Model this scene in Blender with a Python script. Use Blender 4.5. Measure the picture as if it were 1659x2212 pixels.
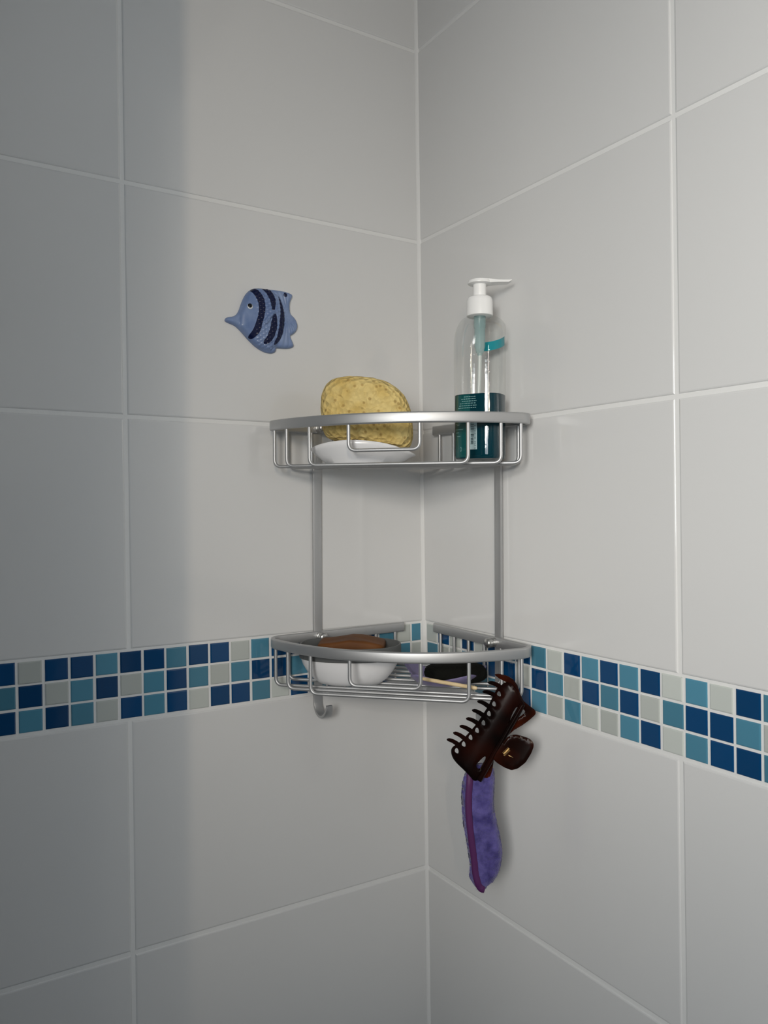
import bpy, bmesh, math, random
from mathutils import Vector, Matrix, noise
from mathutils.geometry import delaunay_2d_cdt

random.seed(7)
for o in list(bpy.data.objects):
    bpy.data.objects.remove(o)
scene = bpy.context.scene
COL = scene.collection

# ------------------------------------------------------------------ camera
F_PX, W_PX, H_PX = 1708.82, 1659.0, 2212.0
CAM = Vector((-0.5949, -0.8697, 0.2289))
CR = Vector((0.85213, -0.52331, -0.00460))
CU = Vector((0.00798, 0.00420, 0.99996))
CF = Vector((0.52328, 0.85214, -0.00777))
CR.normalize(); CF = (CF - CR * CF.dot(CR)).normalized(); CU = CR.cross(CF).normalized()
cd = bpy.data.cameras.new('camera')
cam = bpy.data.objects.new('camera', cd)
COL.objects.link(cam)
cd.sensor_fit = 'VERTICAL'
cd.sensor_height = 24.0
cd.lens = 24.0 * F_PX / H_PX
cd.clip_start = 0.01
cd.clip_end = 50
cam.matrix_world = Matrix((
    (CR.x, CU.x, -CF.x, CAM.x),
    (CR.y, CU.y, -CF.y, CAM.y),
    (CR.z, CU.z, -CF.z, CAM.z),
    (0, 0, 0, 1)))
scene.camera = cam

# ------------------------------------------------------------------ world, light, exposure
vs = scene.view_settings
vs.view_transform = 'Standard'
vs.look = 'None'
vs.gamma = 1.0
vs.exposure = 0.0
vs.use_curve_mapping = False

world = bpy.data.worlds.new('world')
scene.world = world
world.use_nodes = True
bg = world.node_tree.nodes['Background']
bg.inputs[0].default_value = (0.55, 0.66, 0.80, 1)
bg.inputs[1].default_value = 1.0


def area(name, loc, target, sx, sy, power, color):
    l = bpy.data.lights.new(name, 'AREA')
    l.shape = 'RECTANGLE'
    l.size, l.size_y = sx, sy
    l.energy = power
    l.color = color
    ob = bpy.data.objects.new(name, l)
    COL.objects.link(ob)
    ob.location = loc
    d = (Vector(target) - Vector(loc)).normalized()
    ob.rotation_euler = d.to_track_quat('-Z', 'Y').to_euler()
    return ob


# unseen area lights added to match wall brightness, set at invented windows
area('added_strip_light', (-1.79, -3.12, 0.95), (-0.31, 0.0, 0.60), 0.018, 0.50, 14.5, (1.0, 0.83, 0.64))  # kept narrow to sharpen the shadow edge on the left wall
area('added_right_wall_fill', (-0.958, -1.10, 0.37), (0.0, -1.0, 0.27), 0.42, 0.46, 5.3, (0.85, 0.935, 1.0))  # added to brighten the right wall
area('added_broad_fill', (-2.14, -2.25, 0.62), (-0.6, -1.2, -0.2), 0.95, 0.85, 75.0, (1.0, 0.935, 0.84))  # broad fill added for overall brightness

# ------------------------------------------------------------------ helpers
SX, SY, ANG, Z0 = -0.005462, 0.007665, -0.011701, 0.15


def Lw(s, n, z):      # left wall: s = metres from the corner, n = out into the room
    return Vector((-s + SX * (z - Z0), -n + SY * (z - Z0), z))


def Rw(s, n, z):      # right wall
    y = -s
    return Vector((-n + SX * (z - Z0) + ANG * y, y + SY * (z - Z0), z))


def ray(u, v):
    return CF + CR * ((u - 829.5) / F_PX) - CU * ((v - 1106.0) / F_PX)


def on_plane(u, v, n, p):
    d = ray(u, v)
    n = Vector(n)
    return CAM + d * ((Vector(p) - CAM).dot(n) / d.dot(n))


def mesh(name, verts, faces, mat=None, smooth=True, sharp=None):
    me = bpy.data.meshes.new(name)
    me.from_pydata([tuple(v) for v in verts], [], faces)
    me.update()
    bm = bmesh.new()
    bm.from_mesh(me)
    bmesh.ops.recalc_face_normals(bm, faces=bm.faces)
    if sharp is not None:
        for e in bm.edges:
            if len(e.link_faces) == 2 and e.calc_face_angle(0) > math.radians(sharp):
                e.smooth = False
    for fa in bm.faces:
        fa.smooth = smooth
    bm.to_mesh(me)
    bm.free()
    if mat:
        me.materials.append(mat)
    return me


def obj(name, me, parent=None, loc=None):
    o = bpy.data.objects.new(name, me)
    COL.objects.link(o)
    if loc is not None:
        o.location = loc
    if parent:
        o.parent = parent
        o.matrix_parent_inverse = Matrix.Translation(-parent.location)
    return o


def thing(name, label, cat, loc=(0, 0, 0)):
    o = bpy.data.objects.new(name, None)
    o.empty_display_size = 0.02
    COL.objects.link(o)
    o.location = loc
    o['label'] = label
    o['category'] = cat
    return o


def tag(o, label, cat):
    o['label'] = label
    o['category'] = cat
    return o


def struct(o, label):
    o['kind'] = 'structure'
    o['label'] = label
    return o


def add_box(V, Fc, x0, x1, y0, y1, z0, z1):
    b = len(V)
    V += [Vector(p) for p in ((x0, y0, z0), (x1, y0, z0), (x1, y1, z0), (x0, y1, z0),
                              (x0, y0, z1), (x1, y0, z1), (x1, y1, z1), (x0, y1, z1))]
    Fc += [tuple(b + i for i in f) for f in
           ((0, 3, 2, 1), (4, 5, 6, 7), (0, 1, 5, 4), (1, 2, 6, 5), (2, 3, 7, 6), (3, 0, 4, 7))]


def box(name, x0, x1, y0, y1, z0, z1, mat, parent=None):
    V, Fc = [], []
    add_box(V, Fc, x0, x1, y0, y1, z0, z1)
    return obj(name, mesh(name, V, Fc, mat, False), parent)


def sweep(path, section, up=None, closed_ends=True, V=None, Fc=None):
    """section: list of (a, b). with up: a = horizontal side, b = up.  without: parallel transport"""
    V = [] if V is None else V
    Fc = [] if Fc is None else Fc
    base = len(V)
    n = len(path)
    m = len(section)
    side = None
    for i, p in enumerate(path):
        if i == 0:
            t = path[1] - path[0]
        elif i == n - 1:
            t = path[-1] - path[-2]
        else:
            t = (path[i + 1] - p).normalized() + (p - path[i - 1]).normalized()
        t.normalize()
        if up is not None:
            s = t.cross(up).normalized()
            w = up
        else:
            if side is None:
                a = Vector((0, 0, 1)) if abs(t.z) < 0.9 else Vector((1, 0, 0))
                side = t.cross(a).normalized()
            else:
                side = (side - t * side.dot(t)).normalized()
            s = side
            w = s.cross(t).normalized()
        for a, b in section:
            V.append(p + s * a + w * b)
    for i in range(n - 1):
        for j in range(m):
            k = (j + 1) % m
            Fc.append((base + i * m + j, base + i * m + k, base + (i + 1) * m + k, base + (i + 1) * m + j))
    if closed_ends:
        Fc.append(tuple(base + j for j in range(m))[::-1])
        Fc.append(tuple(base + (n - 1) * m + j for j in range(m)))
    return V, Fc


def circle_sec(r, m=10, ry=None):
    ry = r if ry is None else ry
    return [(r * math.cos(2 * math.pi * k / m), ry * math.sin(2 * math.pi * k / m)) for k in range(m)]


def rrect_sec(w, h, r, m=4):
    out = []
    for cx, cy, a0 in ((w / 2 - r, h / 2 - r, 0), (-w / 2 + r, h / 2 - r, 90), (-w / 2 + r, -h / 2 + r, 180), (w / 2 - r, -h / 2 + r, 270)):
        for k in range(m):
            a = math.radians(a0 + 90.0 * k / (m - 1))
            out.append((cx + r * math.cos(a), cy + r * math.sin(a)))
    return out


def bend_path(pts, r, m=6):
    """polyline with rounded corners"""
    out = [pts[0]]
    for i in range(1, len(pts) - 1):
        p, a, b = pts[i], (pts[i - 1] - pts[i]).normalized(), (pts[i + 1] - pts[i]).normalized()
        ang = a.angle(b)
        d = min(r / math.tan(ang / 2), (pts[i - 1] - p).length * .49, (pts[i + 1] - p).length * .49)
        p0, p1 = p + a * d, p + b * d
        for k in range(m + 1):
            t = k / m
            out.append(p0 * (1 - t) ** 2 + p * 2 * t * (1 - t) + p1 * t * t)
    out.append(pts[-1])
    return out


def resample(poly, step):
    out = []
    n = len(poly)
    for i in range(n):
        a, b = poly[i], poly[(i + 1) % n]
        k = max(1, int(round(math.hypot(b[0] - a[0], b[1] - a[1]) / step)))
        for j in range(k):
            t = j / k
            out.append((a[0] + (b[0] - a[0]) * t, a[1] + (b[1] - a[1]) * t))
    return out


def smooth_poly(poly, it=2):
    for _ in range(it):
        out = []
        n = len(poly)
        for i in range(n):
            a, b = poly[i], poly[(i + 1) % n]
            out.append((a[0] * .75 + b[0] * .25, a[1] * .75 + b[1] * .25))
            out.append((a[0] * .25 + b[0] * .75, a[1] * .25 + b[1] * .75))
        poly = out
    return poly


def inside(p, poly):
    x, y = p
    c = False
    n = len(poly)
    j = n - 1
    for i in range(n):
        xi, yi = poly[i]
        xj, yj = poly[j]
        if (yi > y) != (yj > y) and x < (xj - xi) * (y - yi) / (yj - yi) + xi:
            c = not c
        j = i
    return c


def dist_poly(p, poly):
    best = 1e9
    n = len(poly)
    px, py = p
    for i in range(n):
        ax, ay = poly[i]
        bx, by = poly[(i + 1) % n]
        dx, dy = bx - ax, by - ay
        l = dx * dx + dy * dy
        t = 0 if l == 0 else max(0, min(1, ((px - ax) * dx + (py - ay) * dy) / l))
        d = (ax + dx * t - px) ** 2 + (ay + dy * t - py) ** 2
        if d < best:
            best = d
    return math.sqrt(best)


def cdt(outline, step, inner=(), holes=()):
    """triangulate an outline with interior grid; returns pts, tris, outline loops"""
    pts, edges = [], []
    loops = []
    for lp in [outline] + list(inner) + list(holes):
        b = len(pts)
        pts += [Vector(q) for q in lp]
        edges += [(b + i, b + (i + 1) % len(lp)) for i in range(len(lp))]
        loops.append(lp)
    xs = [p[0] for p in outline]
    ys = [p[1] for p in outline]
    y = min(ys)
    row = 0
    while y < max(ys):
        x = min(xs) + (step / 2 if row % 2 else 0)
        while x < max(xs):
            q = (x, y)
            if inside(q, outline) and all(not inside(q, h) for h in holes):
                if min(dist_poly(q, lp) for lp in loops) > step * .45:
                    pts.append(Vector(q))
            x += step
        y += step * .87
        row += 1
    r = delaunay_2d_cdt(pts, edges, [], 0, 1e-6)
    vo, fo = r[0], r[2]
    tris = []
    for f in fo:
        c = (sum(vo[i].x for i in f) / len(f), sum(vo[i].y for i in f) / len(f))
        if inside(c, outline) and all(not inside(c, h) for h in holes):
            tris.append(tuple(f))
    return [(v.x, v.y) for v in vo], tris


# ------------------------------------------------------------------ materials
def principled(name, base, rough=0.5, metal=0.0, coat=0.0, ior=1.5, spec=0.5, sss=0.0):
    m = bpy.data.materials.new(name)
    m.use_nodes = True
    b = m.node_tree.nodes['Principled BSDF']
    b.inputs['Base Color'].default_value = (*base, 1)
    b.inputs['Roughness'].default_value = rough
    b.inputs['Metallic'].default_value = metal
    b.inputs['IOR'].default_value = ior
    b.inputs['Specular IOR Level'].default_value = spec
    b.inputs['Coat Weight'].default_value = coat
    if sss:
        b.inputs['Subsurface Weight'].default_value = sss
        b.inputs['Subsurface Radius'].default_value = (0.006, 0.004, 0.002)
        b.inputs['Subsurface Scale'].default_value = 1.0
    return m


def nodes(m):
    return m.node_tree.nodes, m.node_tree.links, m.node_tree.nodes['Principled BSDF']


def tex_noise(m, scale, detail=3.0, coord='Object', rough=0.5):
    N, L, b = nodes(m)
    tc = N.new('ShaderNodeTexCoord')
    t = N.new('ShaderNodeTexNoise')
    t.inputs['Scale'].default_value = scale
    t.inputs['Detail'].default_value = detail
    t.inputs['Roughness'].default_value = rough
    L.new(tc.outputs[coord], t.inputs['Vector'])
    return t


def add_bump(m, out, strength, dist):
    N, L, b = nodes(m)
    bp = N.new('ShaderNodeBump')
    bp.inputs['Strength'].default_value = strength
    bp.inputs['Distance'].default_value = dist
    L.new(out, bp.inputs['Height'])
    L.new(bp.outputs[0], b.inputs['Normal'])
    return bp


def ramp_color(m, fac, stops):
    N, L, b = nodes(m)
    r = N.new('ShaderNodeValToRGB')
    el = r.color_ramp.elements
    while len(el) < len(stops):
        el.new(0.5)
    for e, (p, c) in zip(el, stops):
        e.position = p
        e.color = (*c, 1)
    L.new(fac, r.inputs[0])
    L.new(r.outputs[0], b.inputs['Base Color'])
    return r


M_TILE = principled('glazed white tile', (0.70, 0.70, 0.695), 0.10, coat=0.0)
t = tex_noise(M_TILE, 7.0, 1.5)
add_bump(M_TILE, t.outputs['Fac'], 0.10, 0.004)
M_GROUT = principled('white grout', (0.78, 0.78, 0.77), 0.75)
t = tex_noise(M_GROUT, 260, 3)
add_bump(M_GROUT, t.outputs['Fac'], 0.3, 0.0006)
M_PAINT = principled('pale blue painted plaster', (0.34, 0.37, 0.40), 0.7)
t = tex_noise(M_PAINT, 60, 3)
add_bump(M_PAINT, t.outputs['Fac'], 0.15, 0.001)
M_SIDE = principled('slate grey tile', (0.085, 0.105, 0.13), 0.45)  # dark on purpose, cuts light bounced off the unseen walls
t = tex_noise(M_SIDE, 12, 3)
add_bump(M_SIDE, t.outputs['Fac'], 0.1, 0.002)
M_FLOOR = principled('grey floor tile', (0.16, 0.165, 0.17), 0.35)
t = tex_noise(M_FLOOR, 9, 4)
ramp_color(M_FLOOR, t.outputs['Fac'], [(0.3, (0.045, 0.06, 0.08)), (0.7, (0.08, 0.10, 0.125))])


def glass_tile(name, c):
    m = principled(name, c, 0.07, coat=0.0, ior=1.5)
    t = tex_noise(m, 40, 2)
    add_bump(m, t.outputs['Fac'], 0.12, 0.0012)
    N, L, b = nodes(m)
    oi = N.new('ShaderNodeObjectInfo')
    hv = N.new('ShaderNodeHueSaturation')
    mr = N.new('ShaderNodeMapRange')
    mr.inputs[3].default_value = 0.85
    mr.inputs[4].default_value = 1.15
    L.new(oi.outputs['Random'], mr.inputs[0])
    L.new(mr.outputs[0], hv.inputs['Value'])
    hv.inputs['Color'].default_value = (*c, 1)
    L.new(hv.outputs[0], b.inputs['Base Color'])
    return m


M_MOS = {'D': glass_tile('dark blue glass', (0.003, 0.052, 0.155)),
         'T': glass_tile('teal blue glass', (0.075, 0.235, 0.335)),
         'W': glass_tile('pale grey glass', (0.53, 0.56, 0.53))}

M_ALU = principled('satin aluminium', (0.52, 0.525, 0.53), 0.50, metal=0.88)
t = tex_noise(M_ALU, 900, 2)
add_bump(M_ALU, t.outputs['Fac'], 0.06, 0.0003)
M_CHROME = principled('polished screw metal', (0.50, 0.50, 0.49), 0.32, metal=0.95)
M_WHITE = principled('white plastic', (0.92, 0.92, 0.91), 0.22)
M_WHITEC = principled('white ceramic', (0.80, 0.80, 0.81), 0.22)
M_GREYRUB = principled('grey rubber', (0.085, 0.09, 0.09), 0.55)
M_GOLD = principled('gold spring', (0.75, 0.50, 0.22), 0.3, metal=1.0)

# ------------------------------------------------------------------ room shell
H_T, W_L, W_R, BAND = 0.25244, 0.38458, 0.40074, 0.07390
ZB, ZT = -1.18, 1.26
P_LEFT, P_RIGHT = 0.96, 1.2055      # tiled widths


def wall_slab(name, Wf, length, mat, n_front):
    V, Fc = [], []
    S = [-0.03 if Wf is Lw else 0.0, length]
    for n in (n_front, -0.06):
        for s in S:
            for z in (ZB, ZT):
                V.append(Wf(s, n, z))
    Fc = [(0, 1, 3, 2), (4, 6, 7, 5), (0, 2, 6, 4), (1, 5, 7, 3), (0, 4, 5, 1), (2, 3, 7, 6)]
    return obj(name, mesh(name, V, Fc, mat, False))


wall_left = struct(wall_slab('wall_left', Lw, P_LEFT + 1.3, M_GROUT, -0.0011), 'white tiled wall with a blue mosaic band, holding the fish plaque')
wall_right = struct(wall_slab('wall_right', Rw, P_RIGHT, M_GROUT, -0.0011), 'brighter white tiled wall with a blue mosaic band, behind the pump bottle')


def tile_mesh(Wf, s0, s1, z0, z1):
    """slab with rounded arris, verts relative to its own centre"""
    c = Wf((s0 + s1) / 2, 0, (z0 + z1) / 2)
    tl = [random.uniform(-.00025, .00025) for _ in range(2)]
    V, rings = [], []
    for ins, n in ((0.0, -0.006), (0.0, -0.0014), (0.0003, -0.0008), (0.0009, -0.00030), (0.0020, 0.0)):
        r = []
        for a, b in ((s0 + ins, z0 + ins), (s1 - ins, z0 + ins), (s1 - ins, z1 - ins), (s0 + ins, z1 - ins)):
            k = (a - (s0 + s1) / 2) / (s1 - s0) * tl[0] + (b - (z0 + z1) / 2) / (z1 - z0) * tl[1]
            V.append(Wf(a, n + k, b) - c)
            r.append(len(V) - 1)
        rings.append(r)
    Fc = [tuple(rings[0][::-1]), tuple(rings[-1])]
    for q in range(len(rings) - 1):
        for j in range(4):
            k = (j + 1) % 4
            Fc.append((rings[q][j], rings[q][k], rings[q + 1][k], rings[q + 1][j]))
    return mesh('tile', V, Fc, M_TILE, False), c


G = 0.0021   # half joint
zs = []
z = BAND
while z < ZT:
    zs.append((z, min(z + H_T, ZT)))
    z += H_T
z = 0.0
while z > ZB:
    zs.append((max(z - H_T, ZB), z))
    z -= H_T
for Wf, wall, first, lim in ((Lw, wall_left, W_L, P_LEFT), (Rw, wall_right, W_R, P_RIGHT)):
    s = 0.0
    nxt = first
    while s < lim - 0.01:
        e = min(nxt, lim)
        for z0, z1 in zs:
            a0 = s + (0.0022 if s == 0 else G)
            me, c = tile_mesh(Wf, a0, e - G, z0 + G, z1 - G)
            obj('tile', me, wall, c)
        s = nxt
        nxt = s + 0.4025

# mosaic band
PT = 0.025
OL, OR_ = 0.020427, 0.029844
left_cols = ['TWD', 'WTT', 'TWD', 'DTW', 'DDT', 'WTD', 'WDT', 'DTD', 'DDW', 'TDT', 'WTD', 'DWD', 'DTW', 'TDD', 'DTT',
             'DWD', 'TDW', 'DTT', 'DWD', 'WDT', 'DTD']
right_cols = ['WTD', 'DWT', 'WWD', 'DTW', 'WDT', 'DDT', 'TDW', 'DWD', 'TDT', 'WTW', 'DWT', 'TDW', 'DTW', 'TDT', 'DWD', 'WTW',
              'TDT', 'WDD', 'DTD', 'TWT']


def mosaic_mesh(Wf, w, h, col):
    V, rings = [], []
    O = Wf(0, 0, Z0)
    for ins, n in ((0.0, -0.0035), (0.0, -0.0007), (0.0004, -0.00025), (0.0012, 0.0)):
        r = []
        for a, b in ((-w / 2 + ins, -h / 2 + ins), (w / 2 - ins, -h / 2 + ins), (w / 2 - ins, h / 2 - ins), (-w / 2 + ins, h / 2 - ins)):
            V.append(Wf(a, n, b + Z0) - O)
            r.append(len(V) - 1)
        rings.append(r)
    Fc = [tuple(rings[0][::-1]), tuple(rings[-1])]
    for q in range(len(rings) - 1):
        for j in range(4):
            k = (j + 1) % 4
            Fc.append((rings[q][j], rings[q][k], rings[q + 1][k], rings[q + 1][j]))
    return mesh('mosaic_tile', V, Fc, M_MOS[col], False)


rm = random.Random(3)
TS = 0.0222
for Wf, wall, off, cols, lim in ((Lw, wall_left, OL, left_cols, P_LEFT), (Rw, wall_right, OR_, right_cols, P_RIGHT)):
    cache = {}
    i = 0
    while True:
        s1 = off + i * PT
        s0 = s1 - PT
        if s1 > lim:
            break
        pat = cols[i] if i < len(cols) else ''.join(rm.choice('DDTTW') for _ in range(3))
        for r in range(3):
            zc = BAND - 0.0125 + 0.0005 - r * PT * 0.985
            a0, a1 = max(s0, 0.004) + (PT - TS) / 2, s1 - (PT - TS) / 2
            key = (pat[r], i == 0)
            if key not in cache:
                cache[key] = mosaic_mesh(Wf, a1 - a0, TS, pat[r])
            ob = obj('mosaic_tile', cache[key], wall, Wf((a0 + a1) / 2 + rm.uniform(-.0003, .0003), rm.uniform(-.0002, .0002), zc + rm.uniform(-.0003, .0003)))
        i += 1

# sealant bead in the corner
V, Fc = [], []
for z in (ZB, 0.0, BAND, ZT):
    p = Lw(0, 0, z)
    b = 0.0035
    for dx, dy in ((0.01, 0.01), (-b, 0.01), (-b, 0.0008), (-b * .75, -b * .35), (-b * .35, -b * .75), (0.0008, -b), (0.01, -b)):
        V.append(p + Vector((dx, dy, 0)))
for i in range(3):
    for j in range(7):
        k = (j + 1) % 7
        Fc.append((i * 7 + j, i * 7 + k, (i + 1) * 7 + k, (i + 1) * 7 + j))
struct(obj('trim_1', mesh('trim_1', V, Fc, M_GROUT, True, 60)), 'white sealant bead running down the tiled corner')

# unseen rest of the bathroom; windows, pier and half wall added for light
XF, YB = -2.2, -3.3


def wall_with_hole(name, axis, at, lo, hi, h0, h1, z0, z1, mat, label):
    V, Fc = [], []
    def bb(a0, a1, q0, q1):
        if axis == 'x':
            add_box(V, Fc, at - 0.1, at, a0, a1, q0, q1)
        else:
            add_box(V, Fc, a0, a1, at - 0.1, at, q0, q1)
    bb(lo, h0, ZB, ZT)
    bb(h1, hi, ZB, ZT)
    bb(h0, h1, ZB, z0)
    bb(h0, h1, z1, ZT)
    return struct(obj(name, mesh(name, V, Fc, mat, False)), label)


struct(box('added_pier', -1.06, -0.825, -0.75, -0.004, ZB, ZT, M_SIDE), 'unseen grey pier added to shade the outer part of the left wall')  # light blocker for the left wall
struct(box('wall_front', -0.004, 0.08, YB - 0.1, -1.2055, ZB, ZT, M_SIDE), 'unseen wall past the shower recess, made dark to dull tile reflections')  # dark so the glossy tiles reflect less brightness
struct(box('added_half_wall', -1.5, -0.22, -1.62, -1.50, ZB, 0.34, M_SIDE), 'unseen grey half-height wall added to keep light off the lower walls')  # light blocker, dims the lower walls
wall_with_hole('wall_side', 'x', -0.96, -1.36, -0.75, -1.32, -0.88, 0.12, 0.62, M_SIDE, 'unseen grey side wall, its end set to cast the left wall shadow edge')  # end placed to draw the shadow line on the left wall
wall_with_hole('wall_far', 'x', XF, YB, 0.06, -2.75, -1.75, 0.18, 1.08, M_PAINT, 'unseen painted wall with the added wide window')
wall_with_hole('wall_back', 'y', YB, XF - 0.1, 0.1, -1.90, -1.68, 0.66, 1.24, M_PAINT, 'unseen painted back wall with the added narrow window')
struct(box('floor', XF - 0.1, 0.06, YB - 0.1, 0.06, ZB - 0.1, ZB, M_FLOOR), 'dark grey bathroom floor')
struct(box('ceiling', XF - 0.1, 0.06, YB - 0.1, 0.06, ZT, ZT + 0.1, M_PAINT), 'pale bathroom ceiling')
for nm, lab, (x0, x1, y0, y1, z0, z1), ax in (  # frames of invented windows around the added lights
        ('added_window_1', 'invented wide white window frame at the broad fill light', (-2.29, -2.25, -2.75, -1.75, 0.18, 1.08), 'x'),
        ('added_window_3', 'invented small white window frame at the right wall fill light', (-1.05, -1.01, -1.32, -0.88, 0.12, 0.62), 'x'),
        ('added_window_2', 'invented tall narrow white window frame at the strip light', (-1.90, -1.68, -3.39, -3.35, 0.66, 1.24), 'y')):
    V, Fc = [], []
    f = 0.03
    if ax == 'x':
        for a in ((x0, x1, y0, y0 + f, z0, z1), (x0, x1, y1 - f, y1, z0, z1), (x0, x1, y0, y1, z0, z0 + f), (x0, x1, y0, y1, z1 - f, z1)):
            add_box(V, Fc, *a)
    else:
        for a in ((x0, x0 + f, y0, y1, z0, z1), (x1 - f, x1, y0, y1, z0, z1), (x0, x1, y0, y1, z0, z0 + f), (x0, x1, y0, y1, z1 - f, z1)):
            add_box(V, Fc, *a)
    struct(obj(nm, mesh(nm, V, Fc, M_WHITE, False)), lab)

# ------------------------------------------------------------------ corner shelf
shelf = thing('corner_shelf', 'two-tier satin aluminium wire corner shelf hung in the tiled corner', 'shelf', (0, 0, -0.02))
TIERS = ((0.0785, 0.0252, 0.0030), (0.3312, 0.2775, 0.0040))   # rim top, wire centre, front drop
RIM_H, RIM_T, RR = 0.0118, 0.0052, 0.2272


def tz(p, k):
    p = Vector(p)
    p.z -= k * (-(p.x + p.y)) / 0.322
    return p


def mirror(p):
    return Vector((p.y, p.x, p.z))


WIRE = circle_sec(0.0020, 10)
for top, fl, drop in TIERS:
    # rim
    yr = 0.0080
    fr = 0.017
    xc = math.sqrt((RR - fr) ** 2 - (yr + fr) ** 2)
    cen = Vector((-xc, -(yr + fr), 0))
    half = [Vector((-0.0375 - (xc - 0.0375) * k / 6, -yr, 0)) for k in range(7)]
    a1 = math.atan2(cen.y, cen.x)          # direction of tangent point on circle
    a0 = math.pi / 2
    a1p = a1 % (2 * math.pi)
    for k in range(1, 11):
        a = a0 + (a1p - a0) * k / 10
        half.append(cen + Vector((math.cos(a), math.sin(a), 0)) * fr)
    am = math.radians(225)
    for k in range(1, 15):
        a = a1p + (am - a1p) * k / 14
        half.append(Vector((math.cos(a), math.sin(a), 0)) * RR)
    path = half + [mirror(p) for p in reversed(half[:-1])]
    zc = top - RIM_H / 2
    path = [tz(Vector((p.x, p.y, zc)), drop) for p in path]
    V, Fc = sweep(path, rrect_sec(RIM_T, RIM_H, 0.0018), up=Vector((0, 0, 1)))
    obj('basket_rim', mesh('basket_rim', V, Fc, M_ALU, True, 50), shelf)
    rb = top - RIM_H + 0.001
    # floor wires, parallel to the front
    for s in (0.058, 0.087, 0.116, 0.146, 0.176, 0.2075, 0.2510, 0.2710, 0.2950, 0.3152):
        if s < 0.23:
            e = Vector((-(s - yr), -yr, 0))
        else:
            hs = s / 2
            d = math.sqrt(max(RR ** 2 * 0.98 / 2 - hs * hs, 0)) if False else None
            # x + y = -s on circle r
            r = 0.2262
            q = math.sqrt(2 * r * r - s * s)
            e = Vector((-(s + q) / 2, -(s - q) / 2, 0))
            if -e.y < yr:
                e = Vector((-(s - yr), -yr, 0))
        guard = s > 0.30
        zb = fl + 0.0145 if guard else fl
        pts = [Vector((e.x, e.y, rb)), Vector((e.x, e.y, zb)), Vector((e.y, e.x, zb)), Vector((e.y, e.x, rb))]
        pth = [tz(p, drop) for p in bend_path(pts, 0.0085, 7)]
        V, Fc = sweep(pth, WIRE)
        obj('wire', mesh('wire', V, Fc, M_ALU, True, 60), shelf)
    # screw bosses where the rails meet the upright bars
    for mir in (False, True):
        p = [Vector((-0.159, -y, zc)) for y in (0.0085, 0.0140, 0.0143, 0.0150, 0.0205, 0.0220, 0.0228, 0.0230)]
        rad = [0.0056, 0.0056, 0.0051, 0.0056, 0.0056, 0.0046, 0.0028, 0.0004]
        V, Fc = [], []
        for q, r in zip(p, rad):
            for k in range(16):
                a = 2 * math.pi * k / 16
                v = tz(q + Vector((math.cos(a) * r, 0, math.sin(a) * r)), drop)
                V.append(mirror(v) if mir else v)
        for i in range(len(p) - 1):
            for j in range(16):
                k = (j + 1) % 16
                Fc.append((i * 16 + j, i * 16 + k, (i + 1) * 16 + k, (i + 1) * 16 + j))
        Fc.append(tuple(range(16)))
        Fc.append(tuple(7 * 16 + j for j in range(16)))
        obj('screw_boss', mesh('screw_boss', V, Fc, M_CHROME, True, 40), shelf)

for mir in (False, True):
    pts = [Vector((-0.159, -0.0030, z)) for z in (0.3300, 0.20, 0.08, 0.0)]
    V, Fc = sweep(pts, rrect_sec(0.0115, 0.0040, 0.0010, 3), up=Vector((0, -1, 0)))
    if mir:
        V = [mirror(v) for v in V]
    bar = obj('upright_bar', mesh('upright_bar', V, Fc, M_ALU, True, 40), shelf)
    pts = [Vector((-0.159, -0.0030, z)) for z in (0.0, -0.006)]
    cy, cz, r = -0.0180, -0.0100, 0.0150
    for k in range(0, 15):
        a = math.pi * k / 14 * 1.02
        pts.append(Vector((-0.159, cy + r * math.cos(a), cz - r * math.sin(a))))
    V, Fc = [], []
    n = len(pts)
    sec = rrect_sec(0.0115, 0.0034, 0.0008, 3)
    for i, p in enumerate(pts):
        tt = (pts[min(i + 1, n - 1)] - pts[max(i - 1, 0)]).normalized()
        w = Vector((1, 0, 0)).cross(tt)
        sc = 1.0 - 0.35 * max(0, (i - 8) / (n - 9)) ** 2
        for a, b in sec:
            V.append(p + Vector((1, 0, 0)) * a * sc + w * b)
    m_ = len(sec)
    for i in range(n - 1):
        for j in range(m_):
            k = (j + 1) % m_
            Fc.append((i * m_ + j, i * m_ + k, (i + 1) * m_ + k, (i + 1) * m_ + j))
    Fc.append(tuple(range(m_)))
    Fc.append(tuple((n - 1) * m_ + j for j in range(m_)))
    if mir:
        V = [mirror(v) for v in V]
    obj('hook', mesh('hook', V, Fc, M_ALU, True, 40), bar)

# ------------------------------------------------------------------ pump bottle
RH = Vector((CR.x, CR.y, 0)).normalized()
FH = Vector((CF.x, CF.y, 0)).normalized()
UP = Vector((0, 0, 1))
LOW, HIGH = TIERS[0], TIERS[1]
BZ = HIGH[1] + 0.0021 - 0.0020 * 0.62
bc = on_plane(1037, 900, (1, 0, 0), (-0.043, 0, 0))
BC = Vector((bc.x, bc.y, 0))
bottle = thing('pump_bottle', 'clear pump bottle with white pump top and teal lower half on the upper tier', 'bottle', (BC.x, BC.y, BZ))
BA, BB = 0.0276, 0.0225        # half width, half depth
ROT = math.radians(-26)
BX = RH * math.cos(ROT) + FH * math.sin(ROT)
BY = -RH * math.sin(ROT) + FH * math.cos(ROT)


def bpt(th, z, k=1.0, ex=3.0, blend=0.0, rn=0.0):
    c, s = math.cos(th), math.sin(th)
    x = math.copysign(abs(c) ** (2 / ex), c) * BA * k
    y = math.copysign(abs(s) ** (2 / ex), s) * BB * k
    x = x * (1 - blend) + c * rn * blend
    y = y * (1 - blend) + s * rn * blend
    return BC + BX * x + BY * y + UP * z


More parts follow.
